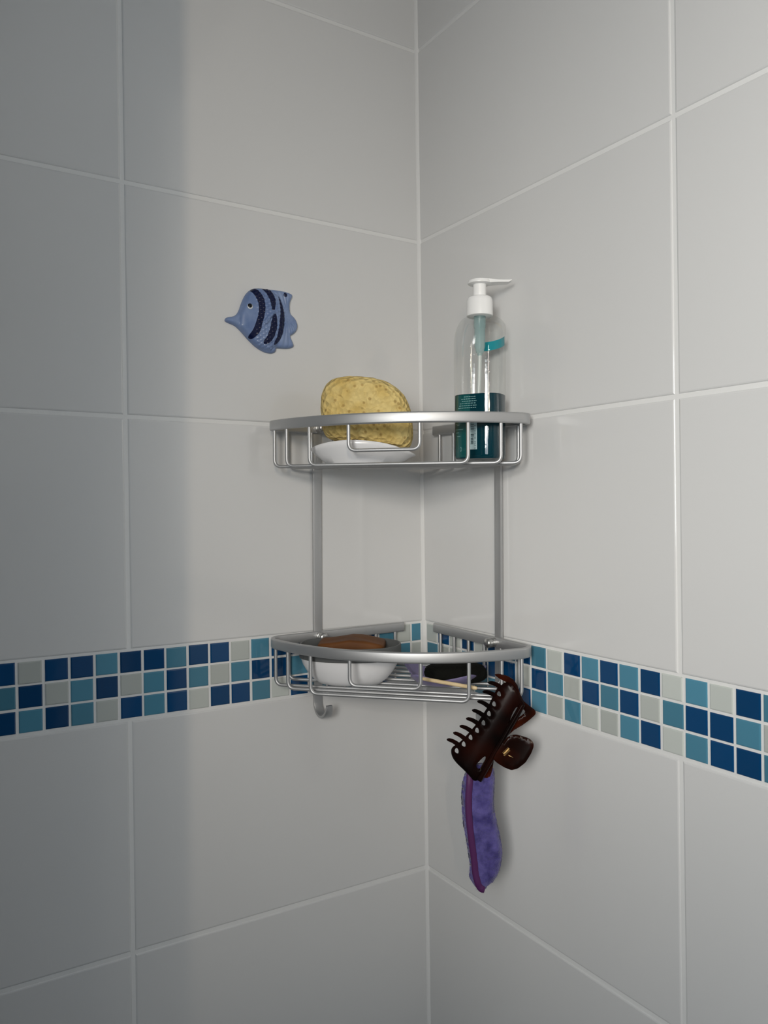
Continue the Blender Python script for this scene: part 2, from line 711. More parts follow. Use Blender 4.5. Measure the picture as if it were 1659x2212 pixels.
def loft(levels, n=48):
    V, Fc = [], []
    for z, k, bl, rn in levels:
        for j in range(n):
            th = 2 * math.pi * j / n
            zz = z
            if z <= 0:            # shoulder: tighter curve on the side away from the fish, rounder towards it
                zsh = 0.4160 + 0.0100 * math.cos(th)
                zz = zsh + (0.4375 - zsh) * (-z)
            V.append(bpt(th, zz, k, blend=bl, rn=rn))
    for i in range(len(levels) - 1):
        for j in range(n):
            q = (j + 1) % n
            Fc.append((i * n + j, i * n + q, (i + 1) * n + q, (i + 1) * n + j))
    return V, Fc, n


ZS = 0.4195
levels = [(BZ, 0.86, 0, 0), (BZ + 0.001, 0.93, 0, 0), (BZ + 0.003, 0.985, 0, 0), (BZ + 0.006, 1.0, 0, 0), (BZ + 0.06, 1.0, 0, 0), (0.395, 1.0, 0, 0)]
for k in range(0, 13):
    a = math.radians(90 * k / 12)
    levels.append((-math.sin(a), 1.0, (1 - math.cos(a)) * 0.97, 0.0128))
levels.append((0.4400, 1.0, 1.0, 0.0128))
V, Fc, n = loft(levels)
Fc.append(tuple(range(n))[::-1])
M_CLEAR = bpy.data.materials.new('clear plastic')
M_CLEAR.use_nodes = True
N, L = M_CLEAR.node_tree.nodes, M_CLEAR.node_tree.links
N.remove(N['Principled BSDF'])
fr_ = N.new('ShaderNodeFresnel'); fr_.inputs[0].default_value = 1.5
tr = N.new('ShaderNodeBsdfTransparent'); tr.inputs[0].default_value = (0.965, 0.97, 0.965, 1)
gl = N.new('ShaderNodeBsdfGlossy'); gl.inputs['Roughness'].default_value = 0.015
mx = N.new('ShaderNodeMixShader')
tcn = N.new('ShaderNodeTexCoord'); nz = N.new('ShaderNodeTexNoise'); nz.inputs['Scale'].default_value = 160
bpn = N.new('ShaderNodeBump'); bpn.inputs['Strength'].default_value = 0.10; bpn.inputs['Distance'].default_value = 0.0008
L.new(tcn.outputs['Object'], nz.inputs['Vector']); L.new(nz.outputs['Fac'], bpn.inputs['Height']); L.new(bpn.outputs[0], gl.inputs['Normal'])
mt = N.new('ShaderNodeMath'); mt.operation = 'MINIMUM'; mt.inputs[1].default_value = 0.16
L.new(fr_.outputs[0], mt.inputs[0]); L.new(mt.outputs[0], mx.inputs[0]); L.new(tr.outputs[0], mx.inputs[1]); L.new(gl.outputs[0], mx.inputs[2])
L.new(mx.outputs[0], N['Material Output'].inputs[0])
body = obj('bottle_body', mesh('bottle_body', V, Fc, M_CLEAR, True), bottle)

M_LIQ = principled('dark teal liquid', (0.001, 0.034, 0.050), 0.06, ior=1.4)
zl = 0.3505
V, Fc, n = loft([(BZ + 0.0012, 0.84, 0, 0), (BZ + 0.002, 0.93, 0, 0), (BZ + 0.006, 0.972, 0, 0), (BZ + 0.03, 0.972, 0, 0), (zl, 0.972, 0, 0)])
Fc.append(tuple(range(n))[::-1])
Fc.append(tuple(4 * n + j for j in range(n)))
liq = obj('liquid', mesh('liquid', V, Fc, M_LIQ, True, 50), bottle)
liq['label'] = 'dark teal lower half of the bottle'


def lathe(prof, c, n=32, cap=True):
    V, Fc = [], []
    for r, z in prof:
        for j in range(n):
            a = 2 * math.pi * j / n
            V.append(c + RH * (r * math.cos(a)) + FH * (r * math.sin(a)) + UP * z)
    for i in range(len(prof) - 1):
        for j in range(n):
            q = (j + 1) % n
            Fc.append((i * n + j, i * n + q, (i + 1) * n + q, (i + 1) * n + j))
    if cap:
        Fc.append(tuple(range(n))[::-1])
        Fc.append(tuple((len(prof) - 1) * n + j for j in range(n)))
    return V, Fc


V, Fc = lathe([(0.0140, 0.4385), (0.0146, 0.4390), (0.0144, 0.4550), (0.0138, 0.4580), (0.0122, 0.4598), (0.0076, 0.4602)], BC)
obj('pump_collar', mesh('pump_collar', V, Fc, M_WHITE, True, 50), bottle)
V, Fc = lathe([(0.0073, 0.4600), (0.0073, 0.4760)], BC)
obj('pump_stem', mesh('pump_stem', V, Fc, M_WHITE, True, 50), bottle)
V, Fc = lathe([(0.0112, 0.4738), (0.0130, 0.4745), (0.0132, 0.4758), (0.0124, 0.4778), (0.0090, 0.4789), (0.003, 0.4792)], BC)
head = obj('pump_head', mesh('pump_head', V, Fc, M_WHITE, True, 50), bottle)
V, Fc = [], []
for a, w, z0, z1 in ((0.006, 0.0085, 0.4745, 0.4786), (0.012, 0.0078, 0.4745, 0.4784), (0.020, 0.0066, 0.4752, 0.4778), (0.0315, 0.0056, 0.4755, 0.4778), (0.0352, 0.0050, 0.4776, 0.4782)):
    for sw, zz in ((-w, z0), (w, z0), (w, z1), (w * .6, z1 + .0004), (-w * .6, z1 + .0004), (-w, z1)):
        V.append(BC + RH * a + FH * sw + UP * zz)
for i in range(4):
    for j in range(6):
        k = (j + 1) % 6
        Fc.append((i * 6 + j, i * 6 + k, (i + 1) * 6 + k, (i + 1) * 6 + j))
Fc.append(tuple(range(6))[::-1]); Fc.append(tuple(24 + j for j in range(6)))
obj('nozzle', mesh('nozzle', V, Fc, M_WHITE, True, 40), head)
M_PUMP = principled('pale teal pump plastic', (0.36, 0.56, 0.56), 0.25)
N, L, b = nodes(M_PUMP)
tp = N.new('ShaderNodeBsdfTransparent'); mxp = N.new('ShaderNodeMixShader'); mxp.inputs[0].default_value = 0.42
L.new(tp.outputs[0], mxp.inputs[1]); L.new(b.outputs[0], mxp.inputs[2]); L.new(mxp.outputs[0], N['Material Output'].inputs[0])
V, Fc = lathe([(0.0066, 0.4385), (0.0066, 0.4260), (0.0060, 0.4250), (0.0060, 0.4050), (0.0048, 0.4020), (0.0044, 0.3985), (0.0028, 0.3970), (0.0026, 0.3950)], BC)
obj('pump_chamber', mesh('pump_chamber', V, Fc, M_PUMP, True, 50), bottle)
M_DIP = principled('frosted dip tube', (0.62, 0.66, 0.64), 0.25)
V, Fc = sweep([BC + UP * 0.398, BC + UP * 0.37 - RH * .0008, BC + UP * 0.3508 - RH * .0016], circle_sec(0.0025, 10))
obj('dip_tube', mesh('dip_tube', V, Fc, M_DIP, True, 60), bottle)


def patch(t0, t1, z0, z1, k, n=14, slope=0.0):
    V, Fc = [], []
    for i in range(n + 1):
        th = t0 + (t1 - t0) * i / n
        for zz in (z0, z1):
            V.append(bpt(th, zz + slope * i / n, k))
    for i in range(n):
        Fc.append((2 * i, 2 * i + 2, 2 * i + 3, 2 * i + 1))
    return V, Fc


def theta_at(u, z, k=1.0, near=True):
    """angle of the bottle surface seen at picture column u (near side)"""
    best, bt = 1e9, 0
    for i in range(2000):
        th = 2 * math.pi * i / 2000
        p = bpt(th, z, k) - BC
        if (p.dot(FH) < 0) != near:
            continue
        d = bpt(th, z, k) - CAM
        uu = 829.5 + F_PX * d.dot(CR) / d.dot(CF)
        if abs(uu - u) < best:
            best, bt = abs(uu - u), th
    return bt


M_LAB = principled('teal printed label', (0.010, 0.095, 0.095), 0.16)
M_PRINT = principled('pale print', (0.22, 0.42, 0.42), 0.4)
M_PAPER = principled('pale barcode paper', (0.50, 0.66, 0.70), 0.4)
M_INK = principled('dark print', (0.01, 0.05, 0.07), 0.4)
tl0, tl1 = theta_at(984, 0.31), theta_at(1015, 0.31)
V, Fc = patch(tl0, tl1, 0.2815, 0.3497, 0.985)
lab = obj('label', mesh('label', V, Fc, M_LAB, True), bottle)
lab['label'] = 'lighter teal printed side label'
V, Fc = [], []
rr = random.Random(5)


def add_patch(t0, t1, z0, z1, k):
    b = len(V)
    v, f = patch(t0, t1, z0, z1, k, 3)
    V.extend(v)
    Fc.extend([tuple(b + q for q in ff) for ff in f])


for r_ in range(6):
    zt = 0.3470 - r_ * 0.0024
    u = 1001 - 2 * r_ + rr.uniform(-3, 3)
    while u < 1028:
        w = rr.uniform(2.0, 4.5)
        add_patch(theta_at(u, zt), theta_at(min(u + w, 1029), zt), zt, zt + 0.0008, 0.990)
        u += w + 1.2
for zt, a, b in ((0.3120, 984, 1000), (0.3180, 985, 993), (0.3165, 986, 992), (0.3085, 985, 991), (0.3045, 987, 994)):
    add_patch(theta_at(a, zt), theta_at(b, zt), zt, zt + 0.0005, 0.990)
# little loop mark
tc_ = theta_at(995, 0.292)
for k in range(10):
    a0, a1 = 2 * math.pi * k / 10, 2 * math.pi * (k + 1) / 10
    b = len(V)
    for a, r in ((a0, 1.0), (a0, 0.7), (a1, 0.7), (a1, 1.0)):
        V.append(bpt(tc_ + 0.045 * r * math.cos(a), 0.2905 + 0.0026 * r * math.sin(a), 0.990))
    Fc.append((b, b + 1, b + 2, b + 3))
obj('label_print', mesh('label_print', V, Fc, M_PRINT, False), lab)
tb0, tb1 = theta_at(1014, 0.31), theta_at(1030, 0.31)
V, Fc = patch(tb0, tb1, 0.2898, 0.3235, 0.988)
bcd = obj('barcode', mesh('barcode', V, Fc, M_PAPER, True), bottle)
V, Fc = [], []
z = 0.2955
while z < 0.3228:
    w = rr.choice((0.0003, 0.0005, 0.0008, 0.0011))
    add_patch(theta_at(1016.5, z), theta_at(1023.0, z), z, z + w, 0.992)
    z += w + rr.choice((0.0003, 0.0005, 0.0009))
digits = '3 242 1010902 5'
SEG = {'0': 'abcdef', '1': 'bc', '2': 'abged', '3': 'abgcd', '4': 'fgbc', '5': 'afgcd', '6': 'afgedc', '7': 'abc', '8': 'abcdefg', '9': 'abfgcd'}
zd = 0.2905
for ch in digits:
    if ch in SEG:
        # digits run upwards along the label, turned a quarter
        hw, hh = 0.0010, 2.6
        for sg in SEG[ch]:
            u0, u1, q0, q1 = {'a': (1024.4, 1024.9, 0, hw), 'd': (1027.4, 1027.9, 0, hw), 'g': (1025.9, 1026.4, 0, hw),
                              'f': (1024.4, 1026.2, 0, .00025), 'e': (1026.2, 1027.9, 0, .00025),
                              'b': (1024.4, 1026.2, hw - .00025, hw), 'c': (1026.2, 1027.9, hw - .00025, hw)}[sg]
            add_patch(theta_at(u0, zd), theta_at(u1, zd), zd + q0, zd + q1, 0.992)
        zd += 0.0019
    else:
        zd += 0.0012
obj('barcode_print', mesh('barcode_print', V, Fc, M_INK, False), bcd)
M_BACK = principled('bright teal back label', (0.004, 0.30, 0.36), 0.35)
t0, t1 = theta_at(1046, 0.412, near=False), theta_at(1091.0, 0.412, near=False)
V, Fc = patch(t0, t1, 0.4040, 0.4140, 0.975, 16, 0.0035)
obj('back_label', mesh('back_label', V, Fc, M_BACK, True), bottle)

# ------------------------------------------------------------------ yellow sponge and its dish (upper tier)
def dish_mesh(c, ax, ay, a, b, prof, zfun, ex=2.3, n=56):
    """open oval dish. prof: list of (scale, height) going up outside then down inside"""
    V, Fc = [], []
    for k, h in prof:
        for j in range(n):
            th = 2 * math.pi * j / n
            cs, sn = math.cos(th), math.sin(th)
            x = math.copysign(abs(cs) ** (2 / ex), cs)
            y = math.copysign(abs(sn) ** (2 / ex), sn)
            p = c + ax * (x * a * k) + ay * (y * b * k)
            V.append(p + UP * zfun(x * k, y * k, h, p))
    m_ = len(prof)
    for i in range(m_ - 1):
        for j in range(n):
            q = (j + 1) % n
            Fc.append((i * n + j, i * n + q, (i + 1) * n + q, (i + 1) * n + j))
    Fc.append(tuple(range(n))[::-1])
    Fc.append(tuple((m_ - 1) * n + j for j in range(n)))
    return V, Fc


WT = 0.0021
DC = Vector((-0.1405, -0.0850, 0))
dz = HIGH[1] + WT + 0.0002
V, Fc = dish_mesh(DC, RH, FH, 0.0605, 0.041,
                  [(0.55, 0.0), (0.70, 0.002), (0.86, 0.42), (0.95, 0.70), (0.985, 0.82), (0.99, 0.97), (0.975, 1.0), (0.955, 0.98), (0.93, 0.75), (0.82, 0.50), (0.5, 0.16)],
                  lambda x, y, h, p: dz - HIGH[2] * (-(p.x + p.y)) / 0.322 + 0.0245 * h - h * (0.0105 * abs(x) ** 2.2 + 0.0042 * x), 2.0)
tag(obj('soap_dish', mesh('soap_dish', V, Fc, M_WHITEC, True, 50)), 'shallow white oval dish under the yellow sponge on the upper tier', 'dish')

M_SPONGE = principled('yellow sponge foam', (0.66, 0.45, 0.135), 0.9, sss=0.0)
N, L, b = nodes(M_SPONGE)
tc_n = N.new('ShaderNodeTexCoord')
vo = N.new('ShaderNodeTexVoronoi'); vo.inputs['Scale'].default_value = 170
n1 = N.new('ShaderNodeTexNoise'); n1.inputs['Scale'].default_value = 45; n1.inputs['Detail'].default_value = 4
L.new(tc_n.outputs['Object'], vo.inputs['Vector']); L.new(tc_n.outputs['Object'], n1.inputs['Vector'])
rc = N.new('ShaderNodeValToRGB')
rc.color_ramp.elements[0].position = 0.30; rc.color_ramp.elements[0].color = (0.66, 0.46, 0.135, 1)
rc.color_ramp.elements[1].position = 0.62; rc.color_ramp.elements[1].color = (0.80, 0.62, 0.25, 1)
L.new(n1.outputs['Fac'], rc.inputs[0])
vp = N.new('ShaderNodeTexVoronoi'); vp.inputs['Scale'].default_value = 135; vp.inputs['Randomness'].default_value = 1.0
L.new(tc_n.outputs['Object'], vp.inputs['Vector'])
rp = N.new('ShaderNodeValToRGB')
rp.color_ramp.elements[0].position = 0.16; rp.color_ramp.elements[0].color = (0.42, 0.30, 0.16, 1)
rp.color_ramp.elements[1].position = 0.30; rp.color_ramp.elements[1].color = (1, 1, 1, 1)
L.new(vp.outputs['Distance'], rp.inputs[0])
mm = N.new('ShaderNodeMix'); mm.data_type = 'RGBA'; mm.blend_type = 'MULTIPLY'; mm.inputs[0].default_value = 0.6
L.new(rc.outputs[0], mm.inputs[6]); L.new(rp.outputs[0], mm.inputs[7]); L.new(mm.outputs[2], b.inputs['Base Color'])
bp = add_bump(M_SPONGE, vo.outputs['Distance'], 0.9, 0.004)

SP_OUT = [(702, 945), (696, 915), (693, 880), (695, 850), (705, 829), (728, 815), (775, 814), (820, 820), (855, 836), (878, 858), (889, 888),
          (893, 925), (892, 955), (882, 972), (850, 970), (790, 962), (730, 954)]
SC = on_plane(793, 893, FH, (-0.134, -0.083, 0))
sp2 = smooth_poly(SP_OUT, 3)
loc2 = []
for u, v in sp2:
    p = on_plane(u, v, FH, SC) - SC
    loc2.append((p.dot(RH), p.z))
nr, ns = 30, len(loc2)
V, Fc = [], []
TH = 0.0275
for i in range(nr + 1):
    ph = math.pi * i / nr
    sc = math.sin(ph) ** 0.42
    dp = -math.copysign(abs(math.cos(ph)) ** 0.8, math.cos(ph)) * TH
    for x, zz in loc2:
        V.append(Vector((x * sc, zz * sc, dp)))
pores = [(rr.uniform(-.055, .055), rr.uniform(-.045, .045), rr.uniform(.0009, .0022)) for _ in range(90)]
VV = []
for v in V:
    nv = Vector((v.x * 22, v.y * 30, v.z * 200)).normalized()
    q = v * 110
    d = noise.noise(q) * 0.0007 + noise.noise(q * 2.7) * 0.0005 + noise.noise(v * 30) * 0.0012
    w = SC + RH * (v.x + nv.x * d) + UP * (v.y + nv.y * d) + FH * (v.z + nv.z * d)
    if v.z < 0:
        dep = 0
        for px_, pz_, pr in pores:
            r2 = math.hypot(v.x - px_, v.y - pz_)
            if r2 < pr:
                dep = max(dep, (1 - (r2 / pr) ** 2) * 0.0022)
        w += FH * dep
    VV.append(w)
for i in range(nr):
    for j in range(ns):
        k = (j + 1) % ns
        Fc.append((i * ns + j, i * ns + k, (i + 1) * ns + k, (i + 1) * ns + j))
sponge = obj('bath_sponge', mesh('bath_sponge', VV, Fc, M_SPONGE, True))
tag(sponge, 'rounded yellow bath sponge resting in the white dish on the upper tier', 'sponge')
sub = sponge.modifiers.new('subdivision', 'SUBSURF')
sub.levels = 1; sub.render_levels = 1

# ------------------------------------------------------------------ lower tier: soap dish with grey tray, soap
AXD = Vector((0.80, -0.60, 0)).normalized()
AYD = Vector((0.60, 0.80, 0))
LC = Vector((-0.1500, -0.0690, 0))
lz = LOW[1] + WT + 0.0002


def lowz(c_, z_):
    return lambda x, y, h, p: z_ + h - LOW[2] * (-(p.x + p.y)) / 0.322


ldish = thing('soap_dish', 'deep white oval soap dish with a grey tray on the lower tier', 'dish', (LC.x, LC.y, lz - 0.0032))
V, Fc = dish_mesh(LC, AXD, AYD, 0.0590, 0.0400,
                  [(0.50, 0.0), (0.62, 0.0006), (0.74, 0.006), (0.85, 0.014), (0.93, 0.022), (0.975, 0.030), (0.985, 0.0335), (0.95, 0.0335), (0.85, 0.018), (0.6, 0.006)], lowz(LC, lz))
obj('dish_body', mesh('dish_body', V, Fc, M_WHITEC, True, 55), ldish)
V, Fc = dish_mesh(LC, AXD, AYD, 0.0590, 0.0400,
                  [(0.95, 0.0290), (0.998, 0.0298), (1.0, 0.0330), (1.002, 0.0425), (0.99, 0.0448), (0.96, 0.0448), (0.92, 0.0380), (0.80, 0.0345), (0.4, 0.0335)], lowz(LC, lz))
tr_o = obj('dish_tray', mesh('dish_tray', V, Fc, M_GREYRUB, True, 50), ldish)
tr_o['label'] = 'dark grey tray'

M_SOAP = principled('brown soap', (0.25, 0.085, 0.022), 0.6, spec=0.2)
t = tex_noise(M_SOAP, 25, 3)
ramp_color(M_SOAP, t.outputs['Fac'], [(0.3, (0.105, 0.038, 0.009)), (0.7, (0.160, 0.060, 0.015))])
SOC = Vector((-0.1420, -0.0590, lz + 0.0418 - 0.003))
V, Fc = [], []
nu, nv = 36, 18
for i in range(nv + 1):
    ph = math.pi * i / nv
    for j in range(nu):
        th = 2 * math.pi * j / nu
        def se(c_, e):
            return math.copysign(abs(c_) ** e, c_)
        x = se(math.cos(th), .35) * se(math.sin(ph), .4) * 0.0390
        y = se(math.sin(th), .35) * se(math.sin(ph), .4) * 0.0235
        zz = -se(math.cos(ph), .4) * 0.0082
        if zz > 0:
            zz += 0.0016 * math.sin(x * 95 + 1.0) + 0.0010 * math.sin(y * 160) - abs(x) * 0.03
        V.append(SOC + AXD * x + AYD * y + UP * zz)
for i in range(nv):
    for j in range(nu):
        k = (j + 1) % nu
        Fc.append((i * nu + j, i * nu + k, (i + 1) * nu + k, (i + 1) * nu + j))
tag(obj('soap_bar', mesh('soap_bar', V, Fc, M_SOAP, True)), 'worn brown bar of soap lying on the grey dish tray', 'soap')

# ------------------------------------------------------------------ lower tier: purple leaf dish, black sponge, stick
M_PURP = principled('lilac silicone', (0.21, 0.18, 0.33), 0.38)
PC = Vector((-0.0640, -0.1340, 0))
pz = lz - LOW[2] * 0.198 / 0.322
rings = [(0.0, 0.0), (0.35, 0.0), (0.55, 0.0006), (0.70, 0.0035), (0.82, 0.0075), (0.92, 0.0110), (1.0, 0.0140)]
n = 120
petals = 5
V, Fc = [], []
for layer in (0, 1):
    for k, h in rings:
        for j in range(n):
            th = 2 * math.pi * j / n
            ps = (th * petals / (2 * math.pi) + 0.30) % 1.0
            pr = 1 - abs(2 * ps - 1)                 # 1 at petal axis
            shape = 0.70 + 0.30 * pr ** 0.8
            kk = 1 + (shape - 1) * max(0, (k - 0.35) / 0.65)
            lift = h * (0.6 + 0.55 * pr) + 0.013 * max(0, math.cos((th - 2.75) * 2.2)) * max(0, (k - .5) / .5) * (abs(th - 2.75) < 0.71)
            p = PC + RH * (0.052 * k * kk * math.cos(th)) + FH * (0.043 * k * kk * math.sin(th))
            V.append(p + UP * (pz + 0.0002 - LOW[2] / 0.322 * (-(p.x + p.y) - 0.198) + lift + (0.0014 if layer else 0)))
m_ = len(rings)
for layer in (0, 1):
    o_ = layer * m_ * n
    for i in range(1, m_ - 1):
        for j in range(n):
            k = (j + 1) % n
            Fc.append((o_ + i * n + j, o_ + i * n + k, o_ + (i + 1) * n + k, o_ + (i + 1) * n + j))
    Fc.append(tuple(o_ + n + j for j in range(n)))
for j in range(n):
    k = (j + 1) % n
    a = (m_ - 1) * n
    Fc.append((a + j, a + k, a + m_ * n + k, a + m_ * n + j))
V = V
tag(obj('leaf_dish', mesh('leaf_dish', V, Fc, M_PURP, True, 60)), 'lilac petal-edged dish holding the black sponge on the lower tier', 'dish')

M_BLACK = principled('black fleece sponge', (0.006, 0.006, 0.005), 0.95, spec=0.15)
t = tex_noise(M_BLACK, 700, 3)
add_bump(M_BLACK, t.outputs['Fac'], 0.6, 0.001)
KC = Vector((-0.0560, -0.1460, pz + 0.0132))
V, Fc = [], []
nu, nv = 72, 36
for i in range(nv + 1):
    ph = math.pi * i / nv
    for j in range(nu):
        th = 2 * math.pi * j / nu
        x = math.copysign(abs(math.cos(th)) ** .75, math.cos(th)) * math.sin(ph) ** .7 * 0.0355
        y = math.copysign(abs(math.sin(th)) ** .75, math.sin(th)) * math.sin(ph) ** .7 * 0.0215
        zz = -math.copysign(abs(math.cos(ph)) ** .75, math.cos(ph)) * 0.0115
        v = Vector((x, y, zz))
        f_ = 1 + 0.035 * noise.noise(v * 120) + 0.03 * noise.noise(v * 320)
        V.append(KC + RH * (x * f_) + FH * (y * f_) + UP * (zz * f_))
for i in range(nv):
    for j in range(nu):
        k = (j + 1) % nu
        Fc.append((i * nu + j, i * nu + k, (i + 1) * nu + k, (i + 1) * nu + j))
tag(obj('black_sponge', mesh('black_sponge', V, Fc, M_BLACK, True)), 'fuzzy black oval sponge sitting in the lilac dish', 'sponge')

M_WOOD = principled('pale wood', (0.72, 0.56, 0.33), 0.55)
t = tex_noise(M_WOOD, 60, 3)
ramp_color(M_WOOD, t.outputs['Fac'], [(0.3, (0.62, 0.46, 0.25)), (0.7, (0.78, 0.62, 0.38))])
a_ = on_plane(912, 1466, UP, (0, 0, pz + 0.0125))
b_ = on_plane(1031, 1487, UP, (0, 0, pz + 0.0090))
d_ = (b_ - a_)
pth = [a_ + d_ * t_ for t_ in (0, .008, .02, .06, .3, .6, .94, .98, .992, 1)]
V, Fc = [], []
for p, r in zip(pth, (0.0006, .0014, .0018, .0020, .0021, .0021, .0021, .0019, .0014, .0005)):
    sdir = d_.normalized().cross(UP).normalized()
    wdir = sdir.cross(d_.normalized())
    for k in range(10):
        an = 2 * math.pi * k / 10
        V.append(p + sdir * r * math.cos(an) + wdir * r * math.sin(an))
for i in range(9):
    for j in range(10):
        k = (j + 1) % 10
        Fc.append((i * 10 + j, i * 10 + k, (i + 1) * 10 + k, (i + 1) * 10 + j))
Fc.append(tuple(range(10))); Fc.append(tuple(90 + j for j in range(10)))
tag(obj('wooden_stick', mesh('wooden_stick', V, Fc, M_WOOD, True)), 'short pale wooden stick lying on the lilac dish before the black sponge', 'stick')

# ------------------------------------------------------------------ hair claw clip
M_CLIP = principled('dark tortoiseshell plastic', (0.012, 0.004, 0.003), 0.20, ior=1.5, spec=0.06)
t = tex_noise(M_CLIP, 24, 2)
ramp_color(M_CLIP, t.outputs['Fac'], [(0.45, (0.0035, 0.0022, 0.0020)), (0.80, (0.022, 0.0045, 0.0025))])
M_CLIP2 = principled('red-brown translucent plastic', (0.06, 0.012, 0.005), 0.18, spec=0.08)
t = tex_noise(M_CLIP2, 30, 2)
ramp_color(M_CLIP2, t.outputs['Fac'], [(0.35, (0.008, 0.0030, 0.0022)), (0.68, (0.050, 0.0085, 0.0030))])
CN = Vector((-0.5, -0.866, 0)).normalized()      # towards the viewer
CP = Vector((-0.045, -0.2330, 0))
CT = Vector((-CN.y, CN.x, 0))                     # sideways in the clip's plane


def crop(q):
    return (940 + q[0] * 0.14467, 1440 + q[1] * 0.14467)


def clip_pt(u, v):
    p = on_plane(u, v, CN, CP)
    return ((p - CP).dot(CT), p.z)


A_SP, B_SP = clip_pt(*crop((1290, 520))), clip_pt(*crop((620, 1690)))   # spine ends


def spine_dist(x, z):
    dx, dz_ = B_SP[0] - A_SP[0], B_SP[1] - A_SP[1]
    l = math.hypot(dx, dz_)
    return ((x - A_SP[0]) * dz_ - (z - A_SP[1]) * dx) / l


def clip_plate(name, outl, holes, depth, thick, bulge, mat, parent, step=0.0028, sm=2, dense=False):
    O = smooth_poly([clip_pt(*crop(q)) for q in (resample(outl, 60) if dense else outl)], sm)
    Hs = [smooth_poly([clip_pt(*crop(q)) for q in h], 2) for h in holes]
    O = resample(O, 0.0016)
    Hs = [resample(h, 0.0014) for h in Hs]
    pts, tris = cdt(O, step, (), Hs)
    loops = [O] + Hs
    V, Fc = [], []
    n_ = len(pts)
    for sgn in (1, -1):
        for x, z_ in pts:
            e = min(dist_poly((x, z_), lp) for lp in loops)
            r = min(1.0, e / 0.0012)
            half = thick / 2 * (0.45 + 0.55 * math.sqrt(max(0, 1 - (1 - r) ** 2)))
            sd = abs(spine_dist(x, z_))
            V.append(CP + CT * x + UP * z_ + CN * (depth + sgn * half - bulge * (sd / 0.03) ** 2))
    cnt = {}
    for t3 in tris:
        Fc.append(t3)
        Fc.append(tuple(n_ + i for i in reversed(t3)))
        for a in range(3):
            e = (t3[a], t3[(a + 1) % 3])
            k = tuple(sorted(e))
            cnt.setdefault(k, []).append(e)
    for k, es in cnt.items():
        if len(es) == 1:
            a, b2 = es[0]
            Fc.append((b2, a, n_ + a, n_ + b2))
    return obj(name, mesh(name, V, Fc, mat, True, 70), parent)


clip = thing('hair_claw', 'dark brown plastic hair claw clipped to the right end of the lower tier', 'hair clip', tuple(CP + UP * -0.06))
front = [(985, 300), (1040, 265), (1095, 248), (1150, 270), (1215, 350), (1290, 480), (1340, 560), (1290, 690), (1200, 830), (1100, 960), (1000, 1110), (900, 1270), (800, 1430),
         (720, 1590), (640, 1690), (580, 1710), (520, 1640), (440, 1560), (340, 1480), (275, 1410), (255, 1330), (275, 1270), (330, 1225), (400, 1170), (470, 1090), (560, 985), (650, 870), (735, 740), (815, 610), (890, 455), (945, 350)]
holes = [[(x - 28, y - 5), (x, y - 45), (x + 26, y - 20), (x + 30, y + 35), (x + 5, y + 40), (x - 22, y + 25)] for x, y in
         ((965, 425), (890, 575), (812, 720), (730, 860), (636, 975), (541, 1085), (440, 1193), (337, 1300))]
holes.append([(1210, 592), (1252, 625), (1245, 700), (1190, 780), (1105, 858), (1115, 800), (1150, 700)])
holes.append([(745, 1325), (760, 1370), (700, 1470), (660, 1545), (600, 1480), (660, 1410)])
clip_plate('front_jaw', front, holes, 0.0, 0.0032, 0.010, M_CLIP, clip)
teeth = [((820, 285), (985, 325)), ((740, 425), (905, 455)), ((660, 570), (815, 622)), ((580, 705), (745, 765)), ((490, 835), (660, 885)), ((395, 955), (570, 1010)), ((300, 1065), (470, 1125)), ((205, 1175), (375, 1222))]
fj = bpy.data.objects['front_jaw']
for a, b2 in teeth:
    (x0, z0), (x1, z1) = clip_pt(*crop(a)), clip_pt(*crop(b2))
    V, Fc = [], []
    K = 9
    for i in range(K):
        tt = i / (K - 1)
        x = x0 + (x1 - x0) * tt
        z_ = z0 + (z1 - z0) * tt + 0.0012 * math.sin(math.pi * tt)
        sd = abs(spine_dist(x, z_))
        r = 0.0017 + 0.0010 * tt
        if i == 0:
            r *= 0.35
        elif i == 1:
            r *= 0.92
        c_ = CP + CT * x + UP * z_ + CN * (-0.010 * (sd / 0.03) ** 2)
        dv = (CT * (x1 - x0) + UP * (z1 - z0)).normalized()
        s_ = dv.cross(CN).normalized()
        for k in range(8):
            an = 2 * math.pi * k / 8
            V.append(c_ + s_ * r * math.cos(an) + CN * r * 0.8 * math.sin(an))
    for i in range(K - 1):
        for j in range(8):
            k = (j + 1) % 8
            Fc.append((i * 8 + j, i * 8 + k, (i + 1) * 8 + k, (i + 1) * 8 + j))
    Fc.append(tuple(range(8))); Fc.append(tuple((K - 1) * 8 + j for j in range(8)))
    obj('tooth', mesh('tooth', V, Fc, M_CLIP, True, 60), fj)
back = [(890, 130), (960, 122), (1090, 155), (1190, 215), (1250, 300), (1285, 420), (1345, 545), (1440, 620), (1520, 680), (1525, 735), (1440, 815), (1330, 900), (1190, 985), (1090, 1080), (1000, 1200),
        (930, 1330), (895, 1440), (870, 1580), (835, 1690), (770, 1718), (680, 1700), (640, 1640), (740, 1470), (850, 1260), (980, 1060), (1120, 905), (1240, 770), (1282, 670), (1268, 545), (1200, 390), (1090, 260), (960, 190)]
clip_plate('back_jaw', back, [[(1330, 655), (1375, 700), (1340, 745), (1240, 815), (1255, 790)], [(770, 1530), (775, 1570), (745, 1610), (715, 1590)]], -0.0085, 0.0030, -0.002, M_CLIP2, clip, dense=True)
thumb = [(1070, 1020), (1140, 990), (1200, 985), (1290, 1008), (1380, 1032), (1432, 1080), (1430, 1140), (1395, 1230), (1310, 1370), (1200, 1465), (1110, 1497), (1010, 1465), (900, 1400), (850, 1350), (900, 1250), (990, 1110)]
